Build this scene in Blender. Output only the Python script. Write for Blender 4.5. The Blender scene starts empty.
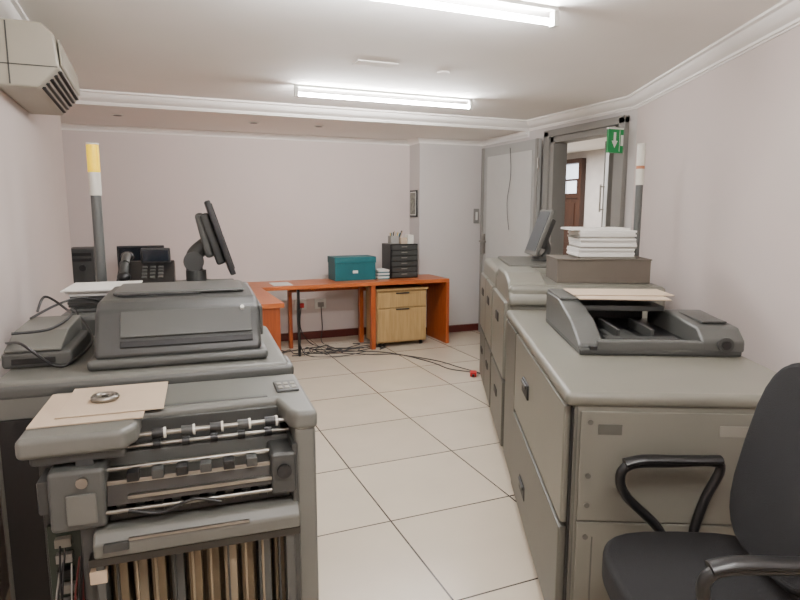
import bpy, bmesh, math, random
from mathutils import Vector, Matrix
random.seed(4)
D=math.radians
def lin(c):
    return tuple(((x/255)/12.92 if x/255<=.04045 else (((x/255)+.055)/1.055)**2.4) for x in c)
def mat(name,col,rough=.5,metal=0.0,var=.06,scale=8,bump=0.0,bscale=200,emit=None,estr=0):
    m=bpy.data.materials.new(name); m.use_nodes=True
    nt=m.node_tree; b=nt.nodes['Principled BSDF']; L=lin(col)
    b.inputs['Roughness'].default_value=rough; b.inputs['Metallic'].default_value=metal
    tc=nt.nodes.new('ShaderNodeTexCoord')
    n=nt.nodes.new('ShaderNodeTexNoise'); n.inputs['Scale'].default_value=scale; n.inputs['Detail'].default_value=4
    nt.links.new(tc.outputs['Object'],n.inputs['Vector'])
    r=nt.nodes.new('ShaderNodeValToRGB')
    r.color_ramp.elements[0].position=.3; r.color_ramp.elements[1].position=.7
    r.color_ramp.elements[0].color=tuple(x*(1-var) for x in L)+(1,)
    r.color_ramp.elements[1].color=tuple(min(1,x*(1+var)) for x in L)+(1,)
    nt.links.new(n.outputs['Fac'],r.inputs['Fac']); nt.links.new(r.outputs['Color'],b.inputs['Base Color'])
    if bump>0:
        n2=nt.nodes.new('ShaderNodeTexNoise'); n2.inputs['Scale'].default_value=bscale
        nt.links.new(tc.outputs['Object'],n2.inputs['Vector'])
        bp=nt.nodes.new('ShaderNodeBump'); bp.inputs['Strength'].default_value=bump; bp.inputs['Distance'].default_value=.002
        nt.links.new(n2.outputs['Fac'],bp.inputs['Height']); nt.links.new(bp.outputs['Normal'],b.inputs['Normal'])
    if emit:
        b.inputs['Emission Color'].default_value=lin(emit)+(1,); b.inputs['Emission Strength'].default_value=estr
    return m
def wood(name,c1,c2,axis='X',rough=.35):
    m=bpy.data.materials.new(name); m.use_nodes=True
    nt=m.node_tree; b=nt.nodes['Principled BSDF']; b.inputs['Roughness'].default_value=rough
    tc=nt.nodes.new('ShaderNodeTexCoord'); mp=nt.nodes.new('ShaderNodeMapping')
    mp.inputs['Scale'].default_value={'X':(1.5,18,18),'Y':(18,1.5,18),'Z':(18,18,1.5)}[axis]
    n=nt.nodes.new('ShaderNodeTexNoise'); n.inputs['Scale'].default_value=2; n.inputs['Detail'].default_value=6; n.inputs['Distortion'].default_value=1
    r=nt.nodes.new('ShaderNodeValToRGB'); r.color_ramp.elements[0].position=.3; r.color_ramp.elements[1].position=.7
    r.color_ramp.elements[0].color=lin(c1)+(1,); r.color_ramp.elements[1].color=lin(c2)+(1,)
    nt.links.new(tc.outputs['Object'],mp.inputs['Vector']); nt.links.new(mp.outputs['Vector'],n.inputs['Vector'])
    nt.links.new(n.outputs['Fac'],r.inputs['Fac']); nt.links.new(r.outputs['Color'],b.inputs['Base Color'])
    return m
M_wall=mat('wall_paint',(208,196,190),.75,var=.02,scale=1.5,bump=.15,bscale=120)
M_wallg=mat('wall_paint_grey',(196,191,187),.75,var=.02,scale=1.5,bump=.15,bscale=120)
M_ceil=mat('ceiling_paint',(247,244,239),.8,var=.012,scale=2)
M_corn=mat('cornice_paint',(242,238,232),.6,var=.01)
M_base=mat('baseboard_tile',(88,38,32),.35)
M_body=mat('machine_grey',(98,98,92),.42,var=.03,bump=.08,bscale=500)
M_bodyd=mat('machine_dark_grey',(55,56,54),.42,var=.04,bump=.1,bscale=500)
M_bodym=mat('machine_mid_grey',(74,75,72),.4,var=.03,bump=.08,bscale=500)
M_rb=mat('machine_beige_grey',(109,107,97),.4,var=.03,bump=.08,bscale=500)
M_rbd=mat('machine_beige_dark',(80,79,72),.42,var=.03,bump=.08,bscale=500)  # darker beige for lower doors, trim lines and screws
M_lab=mat('label_grey',(128,125,115),.5)
M_seam=mat('seam_black',(18,18,18),.6)
M_blk=mat('black_plastic',(13,13,14),.4,var=.1)
M_scr=mat('screen_glass',(20,26,34),.12)
M_scr2=mat('screen_glass_grey',(58,64,68),.3)
M_met=mat('steel',(150,147,140),.28,1.0)
M_dmet=mat('dark_steel',(70,69,66),.4,.9)
M_cop=mat('fin_bronze',(104,90,68),.45,.2,var=.15)
M_fin2=mat('fin_tan',(132,118,96),.5,var=.1)
M_white=mat('white_plastic',(222,222,215),.4,var=.01)
M_off=mat('ac_cream',(164,159,144),.4,var=.02)
M_pap=mat('paper_white',(224,222,216),.8,var=.02)
M_tan=mat('paper_manila',(184,165,142),.8,var=.03)
M_card=mat('cardboard_taupe',(92,84,74),.8,var=.05)
M_yel=mat('beacon_yellow',(232,192,4),.3,emit=(250,205,4),estr=.8)
M_wh2=mat('beacon_white',(214,212,200),.3)
M_org=mat('beacon_amber',(180,120,85),.3)
M_pole=mat('pole_grey',(86,88,86),.4)
M_desk=wood('desk_orange_wood',(160,80,36),(184,102,52),'X')
M_deskv=wood('desk_orange_wood_v',(144,66,28),(172,86,40),'Z')
M_pine=wood('pedestal_pine',(158,128,82),(180,150,102),'Z')
M_teal=mat('teal_box',(10,86,92),.5)
M_green=mat('exit_green',(16,110,55),.4,emit=(20,140,75),estr=.25)
M_red=mat('red_plastic',(190,30,30),.4)
M_dwood=wood('dark_door_wood',(44,26,18),(64,40,28),'Z')
M_door=mat('door_grey_paint',(160,160,156),.45,var=.02)
M_doorp=mat('door_panel_paint',(186,186,182),.4,var=.02)
M_frame=mat('door_frame_grey',(132,130,125),.45,var=.02)
M_fab=mat('chair_fabric',(9,9,11),.95,var=.4,scale=260,bump=.9,bscale=500)
M_tube=mat('tube_light',(255,255,255),.3,emit=(252,250,250),estr=260)
M_pcb=mat('pcb_green',(40,52,42),.4)
M_pic=mat('picture_print',(120,120,110),.5,var=.5,scale=25)
M_cr=mat('cable_red',(100,34,28),.5); M_cw=mat('cable_white',(140,138,132),.5); M_cy=mat('cable_yellow',(190,160,60),.5)
M_cab=mat('cable_grey',(56,54,52),.5)
M_glass=mat('window_glow',(200,205,210),.3,emit=(220,228,240),estr=2)

def cat(pts,n=8,closed=False):
    P=[Vector(p) for p in pts]; out=[]; N=len(P)
    for i in range(N if closed else N-1):
        if closed: p0,p1,p2,p3=P[(i-1)%N],P[i],P[(i+1)%N],P[(i+2)%N]
        else: p0,p1,p2,p3=P[max(i-1,0)],P[i],P[i+1],P[min(i+2,N-1)]
        for k in range(n):
            t=k/n
            out.append(.5*((2*p1)+(-p0+p2)*t+(2*p0-5*p1+4*p2-p3)*t*t+(-p0+3*p1-3*p2+p3)*t**3))
    if not closed: out.append(P[-1])
    return out
class B:
    def __init__(s,name,loc=(0,0,0),rz=0):
        s.name=name; s.loc=loc; s.rz=rz; s.bm=bmesh.new(); s.mats=[]
    def add(s,tb,m,M=None,bev=0,seg=2):
        bmesh.ops.recalc_face_normals(tb,faces=tb.faces[:])
        if bev>0:
            bmesh.ops.bevel(tb,geom=tb.edges[:],offset=bev,offset_type='OFFSET',segments=seg,profile=.5,affect='EDGES',clamp_overlap=True)
        if m not in s.mats: s.mats.append(m)
        i=s.mats.index(m)
        for f in tb.faces: f.material_index=i; f.smooth=True
        if M is not None: tb.transform(M)
        me=bpy.data.meshes.new('t'); tb.to_mesh(me); s.bm.from_mesh(me); bpy.data.meshes.remove(me); tb.free()
    def box(s,x0,x1,y0,y1,z0,z1,m,bev=0,seg=2,M=None):
        tb=bmesh.new(); bmesh.ops.create_cube(tb,size=1)
        for v in tb.verts: v.co=Vector((x0+(v.co.x+.5)*(x1-x0),y0+(v.co.y+.5)*(y1-y0),z0+(v.co.z+.5)*(z1-z0)))
        s.add(tb,m,M,bev,seg)
    def cyl(s,p0,p1,r,m,r2=None,seg=20,bev=0):
        p0=Vector(p0);p1=Vector(p1);d=p1-p0
        tb=bmesh.new(); bmesh.ops.create_cone(tb,cap_ends=True,segments=seg,radius1=r,radius2=r if r2 is None else r2,depth=d.length)
        M=Matrix.Translation((p0+p1)/2)@d.to_track_quat('Z','Y').to_matrix().to_4x4()
        s.add(tb,m,M,bev)
    def sph(s,c,r,m,M=None):
        tb=bmesh.new(); bmesh.ops.create_uvsphere(tb,u_segments=20,v_segments=12,radius=1)
        MM=Matrix.Translation(c)@(M or Matrix())@Matrix.Diagonal((r[0],r[1],r[2],1))
        s.add(tb,m,MM)
    def prism(s,pts,ax,lo,hi,m,bev=0,seg=2,M=None):
        tb=bmesh.new()
        f={'x':lambda p,h:(h,p[0],p[1]),'y':lambda p,h:(p[0],h,p[1]),'z':lambda p,h:(p[0],p[1],h)}[ax]
        a=[tb.verts.new(f(p,lo)) for p in pts]; b=[tb.verts.new(f(p,hi)) for p in pts]; n=len(pts)
        tb.faces.new(a); tb.faces.new(b[::-1])
        for i in range(n): tb.faces.new((a[i],b[i],b[(i+1)%n],a[(i+1)%n]))
        s.add(tb,m,M,bev,seg)
    def tube(s,pts,r,m,seg=10,n=8,closed=False,flat=1.0):
        P=cat(pts,n,closed); tb=bmesh.new(); rings=[]; N=len(P)
        for i,p in enumerate(P):
            if closed: t=P[(i+1)%N]-P[i-1]
            else: t=P[min(i+1,N-1)]-P[max(i-1,0)]
            t.normalize(); up=Vector((0,1,0)) if abs(t.y)<.9 else Vector((0,0,1))
            a=t.cross(up).normalized(); b=t.cross(a).normalized()
            rings.append([tb.verts.new(p+a*r*math.cos(2*math.pi*k/seg)*flat+b*r*math.sin(2*math.pi*k/seg)) for k in range(seg)])
        for i in range(N if closed else N-1):
            A=rings[i];C=rings[(i+1)%N]
            for k in range(seg): tb.faces.new((A[k],A[(k+1)%seg],C[(k+1)%seg],C[k]))
        if not closed: tb.faces.new(rings[0]); tb.faces.new(rings[-1][::-1])
        s.add(tb,m)
    def done(s,wn=True):
        me=bpy.data.meshes.new(s.name); s.bm.to_mesh(me); s.bm.free()
        for m in s.mats: me.materials.append(m)
        me.set_sharp_from_angle(angle=D(38))
        o=bpy.data.objects.new(s.name,me); bpy.context.scene.collection.objects.link(o)
        o.location=s.loc; o.rotation_euler[2]=s.rz
        if wn:
            w=o.modifiers.new('wn','WEIGHTED_NORMAL'); w.keep_sharp=True
        return o
def cam2w(x,y): return (.9232*x+.3843*y,-.3843*x+.9232*y)

# ------------------------------------------------ room shell
CZ=2.46; SZ=2.36; T=.12
def wallseg(name,p0,p1,m,z0=0,z1=CZ+.1,t=T):
    d=Vector((p1[0]-p0[0],p1[1]-p0[1])).normalized(); n=Vector((d.y,-d.x))*t
    b=B(name); a0=Vector(p0); a1=Vector(p1)
    b.prism([tuple(a0),tuple(a1),tuple(a1+n),tuple(a0+n)],'z',z0,z1,m); return b.done(False)
wallseg('wall_rear',(-.6,-1.5),(1.13,-1.5),M_wall)
wallseg('wall_right',(1.13,-1.5),(3.85,4.05),M_wall)
wallseg('wall_back',(3.0,6.9),(-.85,6.9),M_wall)
wallseg('wall_left',(-.6,5.62),(-.6,-1.5),M_wall)
b=B('wall_left_recess'); b.box(-.97,-.85,5.5,7.02,0,CZ+.1,M_wall); b.box(-.85,-.72,5.5,5.62,0,CZ+.1,M_wall); b.done(False)
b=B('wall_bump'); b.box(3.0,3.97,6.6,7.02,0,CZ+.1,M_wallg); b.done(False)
DY0,DY1,DZ=4.22,5.2,2.25
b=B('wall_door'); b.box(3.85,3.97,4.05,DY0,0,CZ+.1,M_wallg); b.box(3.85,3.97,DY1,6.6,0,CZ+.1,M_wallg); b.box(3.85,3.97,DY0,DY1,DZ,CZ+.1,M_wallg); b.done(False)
b=B('ceiling'); b.box(-1.0,6.8,-1.7,9.7,CZ,CZ+.1,M_ceil); b.done(False)
b=B('ceiling_soffit'); b.box(-.85,3.85,5.62,6.9,SZ,CZ,M_ceil); b.done(False)

fm=bpy.data.materials.new('floor_tiles'); fm.use_nodes=True; nt=fm.node_tree; bs=nt.nodes['Principled BSDF']
tc=nt.nodes.new('ShaderNodeTexCoord'); mp=nt.nodes.new('ShaderNodeMapping'); mp.inputs['Location'].default_value=(-1.017+.68*10,-2.56+.665*10,0)
br=nt.nodes.new('ShaderNodeTexBrick'); br.offset=0; br.squash=1
br.inputs['Scale'].default_value=1; br.inputs['Brick Width'].default_value=.68; br.inputs['Row Height'].default_value=.665
br.inputs['Mortar Size'].default_value=.0045; br.inputs['Mortar Smooth'].default_value=.1; br.inputs['Bias'].default_value=0
br.inputs['Color1'].default_value=lin((214,201,180))+(1,); br.inputs['Color2'].default_value=lin((208,195,174))+(1,); br.inputs['Mortar'].default_value=lin((66,58,50))+(1,)
nz=nt.nodes.new('ShaderNodeTexNoise'); nz.inputs['Scale'].default_value=3; nz.inputs['Detail'].default_value=8
mx=nt.nodes.new('ShaderNodeMix'); mx.data_type='RGBA'; mx.blend_type='MULTIPLY'; mx.inputs[0].default_value=.18
nt.links.new(tc.outputs['Object'],mp.inputs['Vector']); nt.links.new(mp.outputs['Vector'],br.inputs['Vector']); nt.links.new(tc.outputs['Object'],nz.inputs['Vector'])
nt.links.new(br.outputs['Color'],mx.inputs[6]); nt.links.new(nz.outputs['Fac'],mx.inputs[7]); nt.links.new(mx.outputs[2],bs.inputs['Base Color'])
bs.inputs['Roughness'].default_value=.24
bp=nt.nodes.new('ShaderNodeBump'); bp.invert=True; bp.inputs['Strength'].default_value=.3; bp.inputs['Distance'].default_value=.002
nt.links.new(br.outputs['Fac'],bp.inputs['Height']); nt.links.new(bp.outputs['Normal'],bs.inputs['Normal'])
b=B('floor'); b.box(-1.0,6.8,-1.7,9.7,-.1,0,fm); b.done(False)

def sweep(name,path,prof,m,closed):
    P=[Vector(p) for p in path]; N=len(P); b=B(name); tb=bmesh.new(); R=[]
    def nrm(a,c):
        d=(c-a).normalized(); return Vector((-d.y,d.x))
    for i in range(N):
        ns=[]
        if closed or i>0: ns.append(nrm(P[i-1],P[i]))
        if closed or i<N-1: ns.append(nrm(P[i],P[(i+1)%N]))
        if len(ns)==2:
            q=(ns[0]+ns[1]).normalized(); q=q/max(.3,q.dot(ns[0]))
        else: q=ns[0]
        R.append([tb.verts.new((P[i].x+q.x*o,P[i].y+q.y*o,z)) for o,z in prof])
    K=len(prof)
    for i in range(N if closed else N-1):
        A=R[i];C=R[(i+1)%N]
        for k in range(K): tb.faces.new((A[k],A[(k+1)%K],C[(k+1)%K],C[k]))
    if not closed: tb.faces.new(R[0]); tb.faces.new(R[-1][::-1])
    b.add(tb,m); return b.done(False)
def cprof(z,w,h):
    return [(0,z),(w,z),(w,z-.14*h),(w*.82,z-.2*h),(w*.72,z-.42*h),(w*.45,z-.66*h),(w*.24,z-.76*h),(w*.22,z-.9*h),(w*.1,z-.92*h),(w*.08,z-h),(0,z-h)]
sweep('trim_1',[(-.6,-1.5),(1.13,-1.5),(3.85,4.05),(3.85,5.62),(-.6,5.62)],cprof(CZ,.10,.10),M_corn,True)
sweep('trim_2',[(3.85,5.62),(3.85,6.6),(3.0,6.6),(3.0,6.9),(-.85,6.9),(-.85,5.62)],cprof(SZ,.05,.06),M_corn,False)
bpf=[(0,0),(.014,0),(.014,.085),(0,.09)]
sweep('baseboard_back',[(3.85,5.3),(3.85,6.6),(3.0,6.6),(3.0,6.9),(-.85,6.9)],bpf,M_base,False)
sweep('baseboard_right',[(1.13,-1.5),(3.85,4.05)],bpf,M_base,False)

M_cw2=mat('corridor_wall',(176,168,162),.8)
b=B('wall_corridor'); b.box(6.5,6.62,3.0,9.6,0,CZ,M_cw2); b.box(3.97,6.5,9.5,9.6,0,CZ,M_cw2); b.box(3.97,6.5,3.0,3.1,0,CZ,M_cw2)
b.box(3.97,4.02,7.02,9.5,0,CZ,M_cw2); b.done(False)
b=B('door_3',(6.42,8.5,0)); b.box(0,.06,-.55,.55,0,2.0,M_dwood,.004); b.box(-.02,.07,-.62,-.55,0,2.35,M_dwood,.004); b.box(-.02,.07,.55,.62,0,2.35,M_dwood,.004)
b.box(-.02,.07,-.55,.55,2.28,2.35,M_dwood,.004); b.box(-.02,.07,-.55,.55,1.72,1.78,M_dwood,.004)
for (a,c) in ((-.5,-.26),(-.24,-.01),(.01,.24),(.26,.5)):
    b.box(-.008,.005,a,c,1.8,2.0,M_glass); b.box(.03,.05,a,c,2.03,2.27,M_glass)
b.box(-.02,.06,-.01,.01,2.0,2.28,M_dwood); b.box(-.02,.06,-.55,.55,2.0,2.03,M_dwood)
for s in (-.27,.27):
    b.box(-.012,0,s-.2,s+.2,.15,.9,M_dwood,.01); b.box(-.012,0,s-.2,s+.2,1.0,1.65,M_dwood,.01)
b.done()
b=B('door_2',(5.25,5.95,0),D(-38)); b.box(-.02,.02,-.42,.42,0.01,2.3,M_doorp,.004); b.box(-.035,.035,-.5,-.42,0,2.4,M_frame,.004); b.box(-.035,.035,.42,.46,0,2.4,M_frame,.004)
b.cyl((-.07,.33,1.5),(-.07,.33,1.85),.012,M_met); b.cyl((-.07,.33,1.53),(-.02,.33,1.53),.008,M_met); b.cyl((-.07,.33,1.82),(-.02,.33,1.82),.008,M_met); b.done()

b=B('trim_3'); fw=.06
b.box(3.82,3.99,DY0,DY0+fw,0,DZ,M_frame,.006); b.box(3.82,3.99,DY1-fw,DY1,0,DZ,M_frame,.006); b.box(3.82,3.99,DY0,DY1,DZ-fw,DZ,M_frame,.006)
b.box(3.80,3.86,DY1,DY1+.09,0,DZ+.06,M_frame,.008); b.box(3.80,3.86,DY0-.08,DY0,0,DZ+.06,M_frame,.008); b.box(3.80,3.86,DY0-.08,DY1+.09,DZ,DZ+.07,M_frame,.008); b.done()
b=B('door_1',(3.79,5.3,0))
b.box(-.04,0,0,1.13,.02,2.25,M_door,.004); b.box(-.05,-.04,.1,1.0,.25,2.14,M_doorp,.004)
b.box(-.055,-.04,0,.04,.02,2.25,M_frame,.004); b.box(-.055,-.04,1.08,1.13,.02,2.25,M_frame,.004)
b.box(-.06,-.04,1.03,1.075,1.0,1.24,M_met,.004); b.cyl((-.06,1.05,1.15),(-.1,1.05,1.15),.01,M_met); b.cyl((-.1,1.06,1.15),(-.1,.92,1.15),.01,M_met)
for z in (.3,1.1,1.95): b.cyl((-.05,-.01,z),(-.05,-.01,z+.1),.012,M_met)
b.tube([(-.06,.5,2.2),(-.07,.46,1.9),(-.07,.52,1.6),(-.065,.48,1.3)],.003,M_bodyd)
b.done()
b=B('exit_sign',(3.66,4.16,0)); b.box(-.02,.15,-.012,.012,2.0,2.2,M_green,.003)
b.box(.035,.06,-.0135,-.0115,2.1,2.17,M_white); b.prism([(.015,2.1),(.08,2.1),(.0475,2.04)],'y',-.0135,-.0115,M_white)
b.box(.098,.102,-.0135,-.0115,2.01,2.19,M_white); b.box(.112,.14,-.0135,-.0115,2.06,2.15,M_white)
b.box(-.022,.152,-.014,.014,2.195,2.21,M_white); b.box(.145,.192,-.01,.01,2.06,2.14,M_frame,.003); b.done()
b=B('light_switch',(3.77,6.585,1.45)); b.box(-.035,.035,-.004,.014,-.09,.09,M_frame,.003); b.box(-.015,.015,-.008,0,-.05,.05,M_white,.003); b.done()
b=B('framed_picture',(2.985,6.75,1.6)); b.box(-.004,.014,-.1,.1,-.16,.16,M_blk,.004); b.box(-.008,0,-.075,.075,-.13,.13,M_pic); b.box(-.006,0,-.085,.085,-.14,.14,M_pap); b.done()

def fixture(x,y):
    b=B('ceiling_tube_light',(x,y,0)); 
    b.box(-.77,.77,-.016,.016,2.44,2.46,M_white,.006); b.cyl((-.74,0,2.39),(.74,0,2.39),.014,M_tube); b.box(-.77,-.74,-.02,.02,2.37,2.44,M_white,.004); b.box(.74,.77,-.02,.02,2.37,2.44,M_white,.004); b.done()
fixture(1.85,4.69); fixture(1.08,2.5); fixture(.6,.3)  # last fixture is out of view, added for extra illumination
for x in (-.2,1.0,1.65,):
    b=B('recessed_downlight',(x,6.1,2.36)); b.cyl((0,0,-.006),(0,0,0.001),.05,M_white,seg=28); b.cyl((0,0,-.008),(0,0,-.005),.035,M_dmet,seg=28); b.done()
b=B('ceiling_vent',(1.43,3.85,2.455)); b.box(-.14,.14,-.06,.06,-.002,.005,M_ceil,.001); 
for i in range(4): b.box(-.12,.12,-.045+i*.027,-.04+i*.027,-.004,-.001,M_ceil)
b.done()
b=B('smoke_detector',(1.95,3.9,2.44)); b.cyl((0,0,.008),(0,0,.02),.045,M_corn,seg=28); b.done()

b=B('air_conditioner',(-.6,3.26,.03))
pr=[(-0.0,2.32),(.20,2.32),(.25,2.275),(.262,2.13),(.17,2.03),(.0,2.03)]
b.prism(pr,'y',0,.88,M_off,.012,3)
b.prism([(.261,2.262),(.267,2.255),(.273,2.15),(.266,2.14)],'y',.03,.85,M_off,.002)
for i in range(5):
    f=.12+i*.19; x=.262+(.17-.262)*f; z=2.13+(2.03-2.13)*f
    b.box(x-.014,x+.014,.06,.82,z-.003,z+.004,M_bodyd if i%2 else M_seam,.001)
b.box(.0,.255,-.003,.002,2.125,2.129,M_bodyd); b.box(.06,.066,-.003,.002,2.04,2.31,M_bodym)
b.done()

b=B('corner_desk')
b.box(-.55,3.13,6.05,6.59,.71,.75,M_desk,.004); b.box(.3,1.01,4.93,6.05,.71,.75,M_desk,.004)
b.box(3.09,3.13,6.05,6.57,0,.71,M_deskv,.003); b.box(2.19,2.24,6.07,6.13,0,.71,M_deskv,.003); b.box(1.38,1.405,6.07,6.11,0,.71,M_blk,.003)
b.box(2.19,2.24,6.47,6.53,0,.71,M_deskv,.003); b.box(1.37,1.41,6.47,6.53,0,.71,M_deskv,.003)
b.box(.33,.98,4.97,5.01,0,.71,M_deskv,.003); b.box(.33,.37,5.01,6.05,.3,.71,M_deskv,.003); b.box(-.52,-.48,6.07,6.55,0,.71,M_deskv,.003)
b.box(1.41,2.2,6.5,6.53,.62,.71,M_deskv,.002); b.box(2.24,3.09,6.5,6.53,.6,.71,M_deskv,.002)
b.done()
b=B('drawer_pedestal',(2.27,6.1,0)); b.box(0,.6,.02,.38,.05,.64,M_pine,.004); b.box(.01,.59,0,.02,.45,.62,M_pine,.003); b.box(.01,.59,0,.02,.07,.44,M_pine,.003)
b.box(-.01,.61,-.01,.39,.64,.66,M_pine,.003); b.box(.22,.38,-.012,.0,.60,.615,M_seam,.002); b.box(.22,.38,-.012,0,.42,.435,M_seam,.002)
for x in (.05,.55):
    for y in (.06,.34): b.cyl((x-.012,y,.025),(x+.012,y,.025),.025,M_blk)
    for y in (.06,.34): b.box(x-.01,x+.01,y-.01,y+.01,.03,.05,M_blk)
b.done()
b=B('storage_box',(1.85,6.28,.75)); b.box(0,.47,0,.28,0,.24,M_teal,.006); b.box(-.006,.476,-.006,.286,.19,.26,M_teal,.006); b.box(.2,.26,-.009,0,.08,.11,M_white,.002); b.done()
b=B('drawer_organizer',(2.5,6.28,.75)); b.box(0,.34,.01,.28,0,.39,M_blk,.004)
for i in range(6): 
    b.box(.015,.325,-.005,.01,.015+i*.062,.067+i*.062,M_bodyd,.003); b.box(.13,.2,-.012,-.005,.045+i*.062,.053+i*.062,M_lab,.001)
b.done()
b=B('stationery_holder',(2.52,6.32,1.141)); b.box(0,.1,0,.1,0,.09,M_cw,.004); b.box(.12,.2,0,.08,0,.07,M_tan,.004); b.box(.21,.28,0,.1,0,.10,M_wh2,.003)
for i in range(9):
    b.cyl((.02+i*.012,.05,.02),(.01+i*.02,.04+random.random()*.03,.12+random.random()*.03),.006,[M_cy,M_teal,M_blk,M_tan,M_cw][i%5])
b.done()
b=B('paper_tray',(2.34,6.26,.75)); 
for i in range(9): b.box(-.0+random.random()*.01,.14,0+random.random()*.01,.22,i*.012,i*.012+.01,M_pap if i%3 else M_teal,.001)
b.done()
b=B('paper_sheet',(1.15,6.12,.75)); b.box(0,.2,0,.28,0,.003,M_pap); b.done()
def socket(x,m=None):
    b=B('wall_socket',(x,6.885,.42)); b.box(-.07,.07,-.003,.014,-.06,.06,M_white,.004); b.box(-.035,.035,-.03,0,-.035,.02,m or M_cw,.004)
    for s in (-1,1): b.box(s*.04-.006,s*.04+.006,-.007,0,.03,.045,M_white,.001)
    b.done()
socket(1.22); socket(1.6,M_red); socket(1.84)
b=B('computer_monitor',(-.08,6.3,.75)); b.box(-.14,.14,-.08,.08,0,.015,M_blk,.004); b.box(-.03,.03,-.01,.03,.01,.15,M_blk,.004); b.box(-.21,.21,-.02,.02,.13,.43,M_blk,.006); b.box(-.195,.195,-.022,-.018,.145,.415,M_scr); b.done()
b=B('computer_tower',(-.58,6.2,.75)); b.box(-.1,.1,0,.3,0,.42,M_bodyd,.006); b.box(-.08,.08,-.006,0,.3,.33,M_blk,.002); b.box(-.08,.08,-.006,0,.35,.38,M_blk,.002); b.cyl((0,-.006,.24),(0,.0,.24),.03,M_blk); b.done()

def cables(name,paths,r,m):
    cu=bpy.data.curves.new(name,'CURVE'); cu.dimensions='3D'; cu.bevel_depth=r; cu.bevel_resolution=2
    for pts in paths:
        P=cat(pts,8); sp=cu.splines.new('POLY'); sp.points.add(len(P)-1)
        for i,p in enumerate(P): sp.points[i].co=(p.x,p.y,max(p.z,0),1)
    cu.materials.append(m); o=bpy.data.objects.new(name,cu); bpy.context.scene.collection.objects.link(o); return o
pp=[]
for k in range(5):
    pts=[]; x=1.1+.12*k; y=6.3
    for i in range(9):
        pts.append((x+random.uniform(-.16,.16),y+random.uniform(-.28,.15),.006)); x+=.13
    pp.append(pts)
pp.append([(1.22,6.86,.4),(1.2,6.82,.2),(1.15,6.75,.02),(1.3,6.3,.006)])
pp.append([(1.6,6.86,.4),(1.58,6.82,.15),(1.65,6.6,.006),(1.8,6.2,.006)])
pp.append([(1.84,6.86,.4),(1.84,6.82,.15),(1.78,6.6,.006),(1.9,6.1,.006)])
pp.append([(1.9,6.1,.006),(2.2,5.95,.006),(2.4,5.7,.006),(2.55,5.3,.006),(2.6,5.0,.006),(2.75,4.8,.006),(2.82,4.6,.006)])
pp.append([(1.6,6.2,.006),(2.1,5.85,.006),(2.35,5.75,.006),(2.62,5.35,.006),(2.72,5.0,.006),(2.8,4.75,.006)])
pp.append([(1.39,6.1,.7),(1.37,6.06,.4),(1.4,6.04,.1),(1.5,6.0,.006),(1.8,5.9,.006),(2.1,6.0,.006)])
cables('floor_cables',pp,.005,M_cab)
b=B('power_plug',(2.70,4.72,0),D(-30)); b.box(-.03,.03,-.05,.05,0,.04,M_red,.008); b.box(-.012,.012,-.08,-.05,.01,.03,M_blk,.004); b.done()

# ------------------------------------------------ RIGHT machines
RL=cam2w(.555,1.84); RZ=D(-22.6-3.3)
R3=(RL[0],RL[1],0)
b=B('paper_feed_unit',R3,RZ)
W=.78
b.box(.03,W-.02,.03,1.6,0,.06,M_blk); 
b.box(.0,W,0,1.63,.05,.9,M_rb,.012); b.box(-.028,W+.008,-.012,1.635,.888,.935,M_rb,.02,4)
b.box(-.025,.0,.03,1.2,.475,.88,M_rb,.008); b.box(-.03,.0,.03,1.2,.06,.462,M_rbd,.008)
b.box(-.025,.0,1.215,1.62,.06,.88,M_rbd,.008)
b.box(-.004,.004,-.0,.03,.06,.88,M_seam)
for z in (.70,.22):
    b.box(-.034,-.02,.74,.9,z-.035,z+.035,M_seam,.01); b.box(-.042,-.03,.76,.88,z+.01,z+.03,M_bodyd,.006)
b.box(.02,W-.02,-.01,.0,.505,.875,M_rb,.006); b.box(.02,W-.02,-.01,.0,.07,.5,M_rb,.006)
b.box(.02,W-.02,-.004,.0,.50,.505,M_rbd)
b.box(.0,.012,-.006,.001,.06,.885,M_rbd,.002)
for (x,z) in ((.05,.84),(.05,.66),(.05,.56),(W-.05,.84),(W-.05,.56),(.05,.45),(.05,.12),(W-.05,.45)):
    b.cyl((x,-.013,z),(x,-.008,z),.009,M_rbd,seg=14)
b.box(.075,.15,-.0125,-.009,.80,.835,M_rbd,.001); b.box(.45,.54,-.0125,-.009,.80,.835,M_lab,.001)
b.box(.07,.42,-.012,-.009,.20,.204,M_rbd); b.box(.07,.074,-.012,-.009,.2,.45,M_rbd)
b.done()

b=B('document_feeder',R3,RZ)
b.box(.13,.76,.5,1.24,.936,.962,M_bodyd,.008); 
b.prism([(.52,.95),(.52,.975),(.7,1.05),(.95,1.10),(1.24,1.10),(1.24,.95)],'x',.13,.235,M_bodym,.012,3)
b.prism([(.5,.95),(.5,1.0),(.56,1.045),(.9,1.06),(1.12,1.02),(1.12,.95)],'x',.6,.77,M_bodym,.014,3)
b.box(.235,.6,.58,1.2,.955,.97,M_blk)
b.box(.235,.6,.9,1.24,1.05,1.075,M_bodyd,.004); b.box(.235,.6,1.18,1.24,.96,1.06,M_blk)
b.box(.2,.62,.5,.545,.95,.995,M_bodym,.01); b.box(.24,.58,.546,.552,.97,.985,M_met)
b.box(.26,.56,.6,.66,.968,.985,M_bodyd,.004); b.box(.30,.42,.7,.86,.968,.975,M_bodyd,.003); b.box(.46,.475,.66,.95,.968,1.01,M_bodyd,.003)
b.box(.32,.335,.66,.95,.968,1.01,M_bodyd,.003)
b.cyl((.69,.5,.985),(.69,.488,.985),.03,M_bodyd,seg=24); b.cyl((.69,.49,.985),(.69,.484,.985),.018,M_blk,seg=20)
b.box(.64,.74,.6,.85,1.05,1.06,M_bodyd,.004)
b.box(.17,.2,.5,.522,.955,.972,M_seam,.002)
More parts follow.
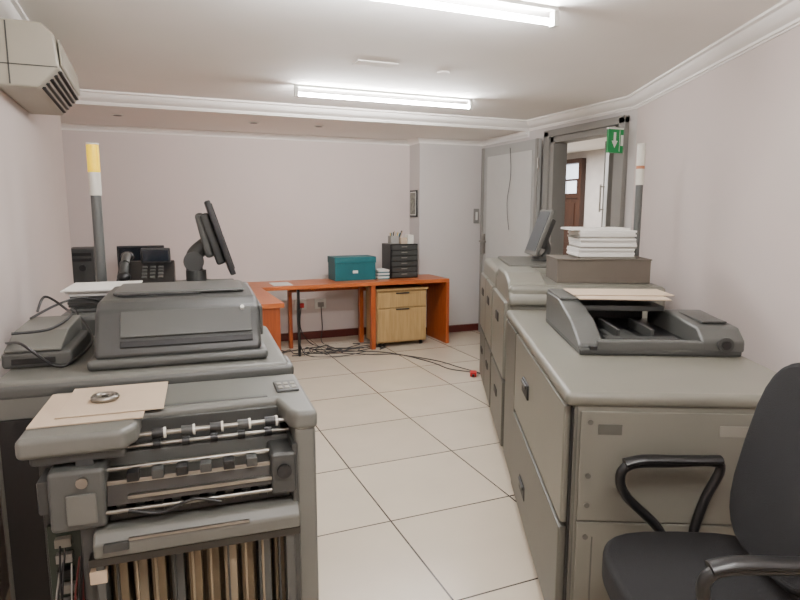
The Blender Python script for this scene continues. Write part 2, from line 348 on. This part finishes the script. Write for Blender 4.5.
b.box(.135,.62,.92,1.25,1.095,1.108,M_bodym,.005)
b.done()
b=B('manila_sheet',R3,RZ)
b.box(.16,.56,.86,1.12,1.109,1.114,M_tan,.001,M=Matrix.Rotation(D(-3),4,'Z')); b.box(.2,.66,.94,1.17,1.115,1.119,M_tan,.001); b.done()

b=B('production_printer',R3,RZ)
b.box(-.01,.9,1.66,2.4,.05,1.07,M_rb,.03,4); b.box(0,.88,1.68,3.45,0,.06,M_blk)
b.box(-.01,.95,2.42,3.5,.05,1.10,M_rb,.04,4)
for (y0,y1) in ((1.68,2.38),(2.46,2.95),(2.97,3.46)):
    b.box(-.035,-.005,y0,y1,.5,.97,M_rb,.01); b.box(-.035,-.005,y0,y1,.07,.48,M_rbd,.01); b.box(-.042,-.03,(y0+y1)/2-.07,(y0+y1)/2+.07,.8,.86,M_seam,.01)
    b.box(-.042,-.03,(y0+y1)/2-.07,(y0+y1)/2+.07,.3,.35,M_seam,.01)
b.box(.08,.84,1.72,2.34,1.055,1.075,M_rb,.008); b.box(.1,.8,2.5,3.4,1.095,1.12,M_rbd,.01)
b.prism([(1.64,.95),(1.64,1.0),(1.72,1.09),(1.9,1.13),(2.3,1.13),(2.3,.95)],'x',-.012,.22,M_rb,.02,4)
b.done()
def tower(loc,rz,grey,secs,r=.028):
    b=B('signal_light_tower',loc,rz)
    b.cyl((0,0,0),(0,0,.02),.045,M_blk); b.cyl((0,0,.01),(0,0,grey),r*.85,M_pole); z=grey
    for h,m in secs: b.cyl((0,0,z),(0,0,z+h),r,m,bev=.002); z+=h
    b.cyl((0,0,z),(0,0,z+.008),r*1.05,M_wh2); b.done()
p=cam2w(1.53,3.9); tower((p[0],p[1],1.10),RZ,.57,[(.1,M_wh2),(.02,M_org),(.13,M_wh2)],.026)
def monitor(loc,rz,face,h,w,tilt,arm,mb):
    b=B('touchscreen_monitor',loc,rz); 
    M=Matrix.Translation((0,0,arm+h/2))@Matrix.Rotation(D(-tilt)*face,4,'Y')@Matrix.Diagonal((face,1,1,1))
    b.box(.0,.03,-w/2,w/2,-h/2,h/2,mb,.006,M=M)
    b.box(.03,.034,-w/2+.02,w/2-.02,-h/2+.03,h/2-.02,M_scr if face>0 else M_scr2,M=M)
    b.box(-.05,.0,-w/2+.05,w/2-.05,-h/2+.07,h/2-.06,M_bodyd,.015,3,M=M)
    return b
p=cam2w(1.11,4.75)
b=monitor((p[0],p[1],1.12),RZ+D(6),-1,.37,.32,20,.03,M_body); b.cyl((0,0,0),(0,0,.03),.07,M_bodym,seg=28); b.tube([(.02,0,.02),(.06,0,.08),(.03,0,.18)],.025,M_bodym); b.done()
b=B('storage_carton',R3,RZ); b.box(.29,.84,1.78,2.14,1.076,1.215,M_card,.003); b.box(.285,.845,1.775,1.95,1.213,1.221,M_card,.002); b.box(.285,.845,1.96,2.145,1.213,1.221,M_card,.002); b.done()
b=B('paper_stack',R3,RZ)
z=1.222
for i in range(14):
    dx=random.uniform(-.008,.008); dy=random.uniform(-.01,.01); b.box(.42+dx,.75+dx,1.8+dy,2.12+dy,z,z+.0115,M_pap if i%5 else M_lab,.001); z+=.012
b.box(.37,.72,1.82,2.12,z,z+.014,M_pap,.001); b.done()

# ------------------------------------------------ LEFT machines
LL=cam2w(-.23,1.62); LZ=D(-4.2); L3=(LL[0],LL[1],0)
b=B('print_finisher',L3,LZ)
tray=[(-.745,.0),(-.50,.0),(-.47,.05),(-.47,.14),(-.10,.15),(-.08,.03),(-.06,.0),(0.0,.0),(.0,.42),(-.745,.42)]
b.prism(tray,'z',.895,.95,M_body,.016,4)
b.box(-.72,-.5,.02,.4,.87,.9,M_bodyd,.008)
b.box(-.49,-.09,.13,.17,.86,.93,M_bodyd,.004)
b.box(-.09,-.02,.2,.31,.949,.958,M_bodyd,.004)
for i in range(3):
    for j in range(2): b.box(-.083+i*.021,-.068+i*.021,.215+j*.04,.24+j*.04,.957,.961,M_lab,.002)
b.box(-.44,-.12,.17,.19,.949,.953,M_bodym,.002)
b.box(-.065,-.005,.01,.42,.03,.90,M_body,.012,3); b.box(-.075,-.06,.0,.4,.05,.86,M_bodyd,.003)
b.box(-.62,-.575,.02,.42,.03,.88,M_bodyd,.006); b.box(-.62,-.0,.37,.42,.03,.9,M_blk,.003); b.box(-.62,0,.02,.42,0,.05,M_blk,.004)
for (y,z,r) in ((.08,.905,.007),(.095,.87,.006),(.05,.83,.007)):
    b.cyl((-.56,y,z),(-.07,y,z),r,M_met,seg=12)
for i in range(5):
    x=-.44+i*.075
    b.cyl((x,.08,.905),(x+.03,.08,.905),.014,M_blk if i%2==0 else M_bodyd,seg=16); b.cyl((x+.03,.08,.905),(x+.036,.08,.905),.015,M_wh2,seg=16); b.cyl((x,.095,.87),(x+.02,.095,.87),.013,M_blk,seg=16)
b.box(-.57,-.07,.1,.2,.80,.855,M_bodym,.006); b.box(-.57,-.07,.02,.09,.795,.81,M_met,.003)
b.prism([(.0,.75),(.02,.80),(.1,.80),(.1,.75)],'x',-.55,-.08,M_dmet,.003)
b.box(-.5,-.12,-.005,.06,.765,.775,M_met,.002)
b.box(-.68,-.55,-.01,.2,.70,.86,M_bodym,.012,3); b.box(-.64,-.57,-.02,-.01,.72,.80,M_body,.006); b.box(-.71,-.68,.02,.12,.74,.83,M_bodyd,.006); b.cyl((-.6,-.02,.83),(-.6,-.012,.83),.014,M_met,seg=16)
b.box(-.135,-.065,-.01,.15,.72,.84,M_bodyd,.01,3); b.cyl((-.1,-.012,.79),(-.1,-.02,.79),.02,M_seam,seg=18)
for i in range(9): b.box(-.53+i*.045,-.505+i*.045,.01,.05,.715,.75,M_blk if i%3 else M_dmet,.003)
for i in range(6): b.box(-.5+i*.06,-.47+i*.06,-.003,.03,.81,.835,(M_blk,M_bodyd)[i%2],.003)
b.box(-.55,-.08,.03,.2,.695,.715,M_dmet,.003); b.cyl((-.57,.0,.735),(-.07,.0,.735),.006,M_met,seg=12)
b.tube([(-.5,-.005,.735),(-.42,-.01,.72),(-.34,-.006,.742),(-.27,-.01,.725)],.005,M_blk)
b.prism([(-.03,.625),(-.035,.665),(-.01,.69),(.2,.69),(.2,.625)],'x',-.585,-.06,M_body,.008,3)
b.box(-.5,-.2,-.038,-.03,.668,.676,M_met,.002); b.box(-.56,-.5,-.042,-.03,.645,.67,M_bodyd,.004)
b.box(-.6,-.06,-.02,.1,.60,.622,M_dmet,.003)
b.box(-.58,-.07,.14,.18,.08,.6,M_cop)
for i in range(10):
    x=-.55+i*.047; mm=(M_cop,M_fin2,M_cop,M_bodym,M_cop)[i%5]
    b.box(x,x+.034,.03+.02*(i%2),.14,.08,.6,mm,.003); b.box(x+.008,x+.014,.015,.04,.09,.595,M_fin2 if i%3 else M_bodyd,.002)
b.box(-.58,-.07,-.01,.03,.08,.14,M_dmet,.003); b.box(-.585,-.565,-.01,.06,.08,.6,M_bodym,.003); b.box(-.1,-.075,-.01,.06,.08,.6,M_bodym,.003)
b.box(-.60,-.56,-.014,.01,.55,.585,M_tan,.002)
b.box(-.72,-.62,.12,.14,.12,.66,M_pcb,.002); b.box(-.73,-.62,.14,.42,.05,.87,M_bodyd,.004)
for i in range(10):
    z=.2+i*.045; b.box(-.70,-.66,.10,.125,z,z+.025,[M_lab,M_blk,M_cw][i%3],.002)
cols=[M_cr,M_cw,M_blk,M_blk,M_blk,M_cw]
for i in range(14):
    x=-.69+random.random()*.07; z=.62-random.random()*.1
    b.tube([(x,.1,z),(x-.01+random.uniform(-.02,.02),.05,z-.12),(x+random.uniform(-.02,.03),.04,z-.25),(x+random.uniform(-.02,.03),.08,z-.42)],.0025,random.choice(cols),seg=6,n=5)
b.done()
b=B('manila_sheet',L3,LZ); b.box(-.735,-.46,.08,.38,.951,.955,M_tan,.001); b.box(-.68,-.41,.13,.41,.956,.959,M_tan,.001); b.done()
b=B('tape_roll',L3,LZ)
b.tube([(-.575+.03*math.cos(a*math.pi/6),.26+.03*math.sin(a*math.pi/6),.967) for a in range(12)],.009,M_met,closed=True,n=4)
b.cyl((-.575,.26,.960),(-.575,.26,.966),.026,M_lab); b.cyl((-.575,.26,.965),(-.575,.26,.972),.009,M_dmet); b.done()

b=B('production_printer',L3,LZ)
b.box(-.92,-.015,.44,1.17,.04,.985,M_body,.022,4); b.box(-.9,-.03,.46,2.3,0,.05,M_blk)
b.box(-.9,.0,.435,.6,.93,.975,M_bodym,.015,3); b.box(-.90,-.02,.428,.445,.06,.87,M_blk,.004)  # black sheet on the front paints in the shadow left of the finisher
b.box(-.88,-.04,1.19,2.35,.04,1.07,M_bodym,.03,4); b.box(-.84,-.1,1.25,2.3,1.065,1.085,M_bodyd,.008)
for (y0,y1) in ((.47,1.15),(1.22,2.32)):
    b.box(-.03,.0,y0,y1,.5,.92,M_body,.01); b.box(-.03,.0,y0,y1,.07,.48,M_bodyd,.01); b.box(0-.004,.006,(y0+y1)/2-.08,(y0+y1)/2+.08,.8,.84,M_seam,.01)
b.done()
b=B('document_scanner',L3,LZ)
b.box(-.66,-.08,.5,1.1,.986,1.02,M_bodym,.014,3)
b.prism([(.52,1.015),(.53,1.05),(.60,1.165),(.66,1.195),(1.08,1.20),(1.1,1.015)],'x',-.64,-.10,M_bodyd,.018,4)
dy,dz=.07,.115; L=math.hypot(dy,dz); ang=math.atan2(dz,dy)
Mf=Matrix.Translation((-.36,.527,1.052))@Matrix.Rotation(ang,4,'X')
b.box(-.20,.23,.035,L-.005,.0,.008,M_bodym,.004,M=Mf); b.box(-.20,.23,.0,.022,0,.006,M_seam,.002,M=Mf)
b.box(-.60,-.14,.75,1.05,1.20,1.212,M_bodym,.008); b.box(-.58,-.3,.72,.735,1.2,1.205,M_seam,.002)
b.box(-.1,-.085,.62,.95,1.05,1.16,M_bodym,.006)
b.cyl((-.16,.58,1.16),(-.16,.57,1.168),.007,M_white,seg=12)
b.done()
b=B('label_printer',L3,LZ) 
b.box(-.93,-.72,.62,1.0,.986,1.04,M_bodym,.012,3); b.prism([(.62,1.04),(.62,1.05),(.75,1.09),(1.0,1.10),(1.0,1.04)],'x',-.92,-.75,M_body,.008,3); b.box(-.9,-.77,.615,.62,1.0,1.02,M_seam,.002); b.done()
def lw(x,y,z):
    c,s=math.cos(LZ),math.sin(LZ); return (L3[0]+c*x-s*y,L3[1]+s*x+c*y,z)
cables('device_cables',[[lw(-.9,1.0,1.12),lw(-.88,1.05,1.17),lw(-.8,.98,1.13),lw(-.76,.85,1.12),lw(-.8,.7,1.1),lw(-.9,.65,1.1)],
 [lw(-.93,.7,1.06),lw(-.85,.56,1.08),lw(-.77,.58,1.0),lw(-.72,.62,1.0),lw(-.70,.9,1.02),lw(-.8,1.15,1.1)],
 [lw(-.7,1.3,1.1),lw(-.78,1.2,1.14),lw(-.85,1.1,1.13),lw(-.9,.9,1.11)]],.005,M_blk)
b=B('paper_stack',L3,LZ)
z=1.086
for i in range(6):
    dx=random.uniform(-.01,.01); b.box(-.85+dx,-.6+dx,1.3,1.6,z,z+.012,M_pap if i>3 else M_bodyd,.002); z+=.012
b.box(-.87,-.57,1.27,1.6,z,z+.006,M_pap,.001); b.done()
pos=lw(-.80,1.93,1.085); tower(pos,LZ,.50,[(.12,M_wh2),(.14,M_yel)],.03)
pos=lw(-.20,1.97,1.085)
b=monitor(pos,LZ,1,.42,.38,17,.06,M_blk); b.cyl((-.12,0,0),(-.12,0,.03),.09,M_bodyd,seg=28); b.cyl((-.12,0,.02),(-.12,0,.09),.055,M_bodyd,seg=24)
b.tube([(-.12,0,.06),(-.13,0,.12),(-.12,0,.18),(-.05,0,.24)],.045,M_bodyd,seg=16); b.cyl((-.13,-.05,.14),(-.13,.05,.14),.055,M_bodyd,seg=24)
b.box(-.09,-.04,-.12,.12,.17,.42,M_bodym,.02,3,M=Matrix.Rotation(D(-12),4,'Y')@Matrix.Translation((.06,0,0))); b.done()
b=B('desk_telephone',lw(-.57,1.85,1.085),LZ)
b.prism([(-.13,0),(-.13,.05),(.08,.15),(.12,.15),(.12,0)],'x',-.14,.14,M_blk,.008,3)
Mp=Matrix.Rotation(math.atan2(.1,.21),4,'X')
b.tube([(-.1,-.11,.09),(-.1,-.06,.13),(-.1,.03,.17),(-.1,.09,.18)],.022,M_bodyd); b.sph((-.1,-.11,.085),(.033,.033,.028),M_blk); b.sph((-.1,.1,.175),(.033,.033,.028),M_blk)
for i in range(4):
    for j in range(3): b.box(-.02+j*.04,.005+j*.04,-.09+i*.035,-.072+i*.035,.0,.008,M_bodym,.002,M=Matrix.Translation((0,0,.108))@Mp)
b.box(-.03,.12,.06,.1,.13,.22,M_blk,.006); b.box(-.02,.11,.055,.062,.15,.21,M_scr)
b.done()

# ------------------------------------------------ office chair (faces -x)
p=cam2w(.84,1.47)
b=B('office_chair',(p[0],p[1],0),D(-22.6-2))
def sup(a,bb,n=28,e=.62):
    o=[]
    for i in range(n):
        t=2*math.pi*i/n; c,s=math.cos(t),math.sin(t)
        o.append((a*math.copysign(abs(c)**e,c),bb*math.copysign(abs(s)**e,s)))
    return o
b.prism(sup(.27,.255),'z',.44,.535,M_fab,.03,4); b.prism(sup(.22,.22),'z',.42,.45,M_blk,.008)
Mb=Matrix.Translation((.165,0,.84))@Matrix.Rotation(D(13),4,'Y')
b.prism([(y,z) for y,z in sup(.235,.28)],'x',0,.06,M_fab,.026,4,M=Mb); b.prism(sup(.215,.25),'x',.055,.08,M_blk,.01,3,M=Mb)
b.box(.1,.27,-.035,.035,.415,.43,M_blk,.004); b.tube([(.2,0,.42),(.26,0,.44),(.29,0,.53),(.29,0,.75)],.02,M_blk)
for s in (-1,1):
    b.tube([(.02,s*.2,.43),(-.0,s*.25,.44),(-.05,s*.275,.53),(-.15,s*.275,.63),(-.17,s*.275,.70),(-.13,s*.275,.735),(-.02,s*.275,.74),(.1,s*.275,.745),(.13,s*.275,.72),(.09,s*.275,.62),(.06,s*.27,.5),(.06,s*.23,.43)],.015,M_blk,seg=12)
    b.tube([(-.16,s*.275,.737),(-.1,s*.275,.75),(.02,s*.275,.75),(.13,s*.275,.752)],.022,M_blk,seg=14,flat=.6)
b.cyl((0,0,.08),(0,0,.43),.025,M_blk); b.cyl((0,0,.08),(0,0,.22),.035,M_blk)
for i in range(5):
    a=2*math.pi*i/5+.3; c,s=math.cos(a),math.sin(a)
    b.tube([(0,0,.11),(.15*c,.15*s,.1),(.28*c,.28*s,.07)],.022,M_blk); b.cyl((.28*c-.022*s,.28*s+.022*c,.027),(.28*c+.022*s,.28*s-.022*c,.027),.027,M_blk,seg=16)
    b.cyl((.28*c,.28*s,.03),(.28*c,.28*s,.08),.01,M_blk)
b.done()

l=bpy.data.lights.new('corridor_fill','AREA'); l.energy=130; l.size=.6; o=bpy.data.objects.new('corridor_fill',l); o.location=(5.2,7.6,2.4); bpy.context.scene.collection.objects.link(o)  # unseen area light added to brighten the corridor
w=bpy.data.worlds.new('World'); bpy.context.scene.world=w; w.use_nodes=True; w.node_tree.nodes['Background'].inputs[0].default_value=(.6,.62,.65,1); w.node_tree.nodes['Background'].inputs[1].default_value=.3

cd=bpy.data.cameras.new('Camera'); cd.sensor_width=36; cd.lens=27; cd.clip_start=.02
co=bpy.data.objects.new('Camera',cd); co.location=(0,0,1.5); co.rotation_euler=(D(90-8.35),0,D(-22.6)); bpy.context.scene.collection.objects.link(co)
bpy.context.scene.camera=co
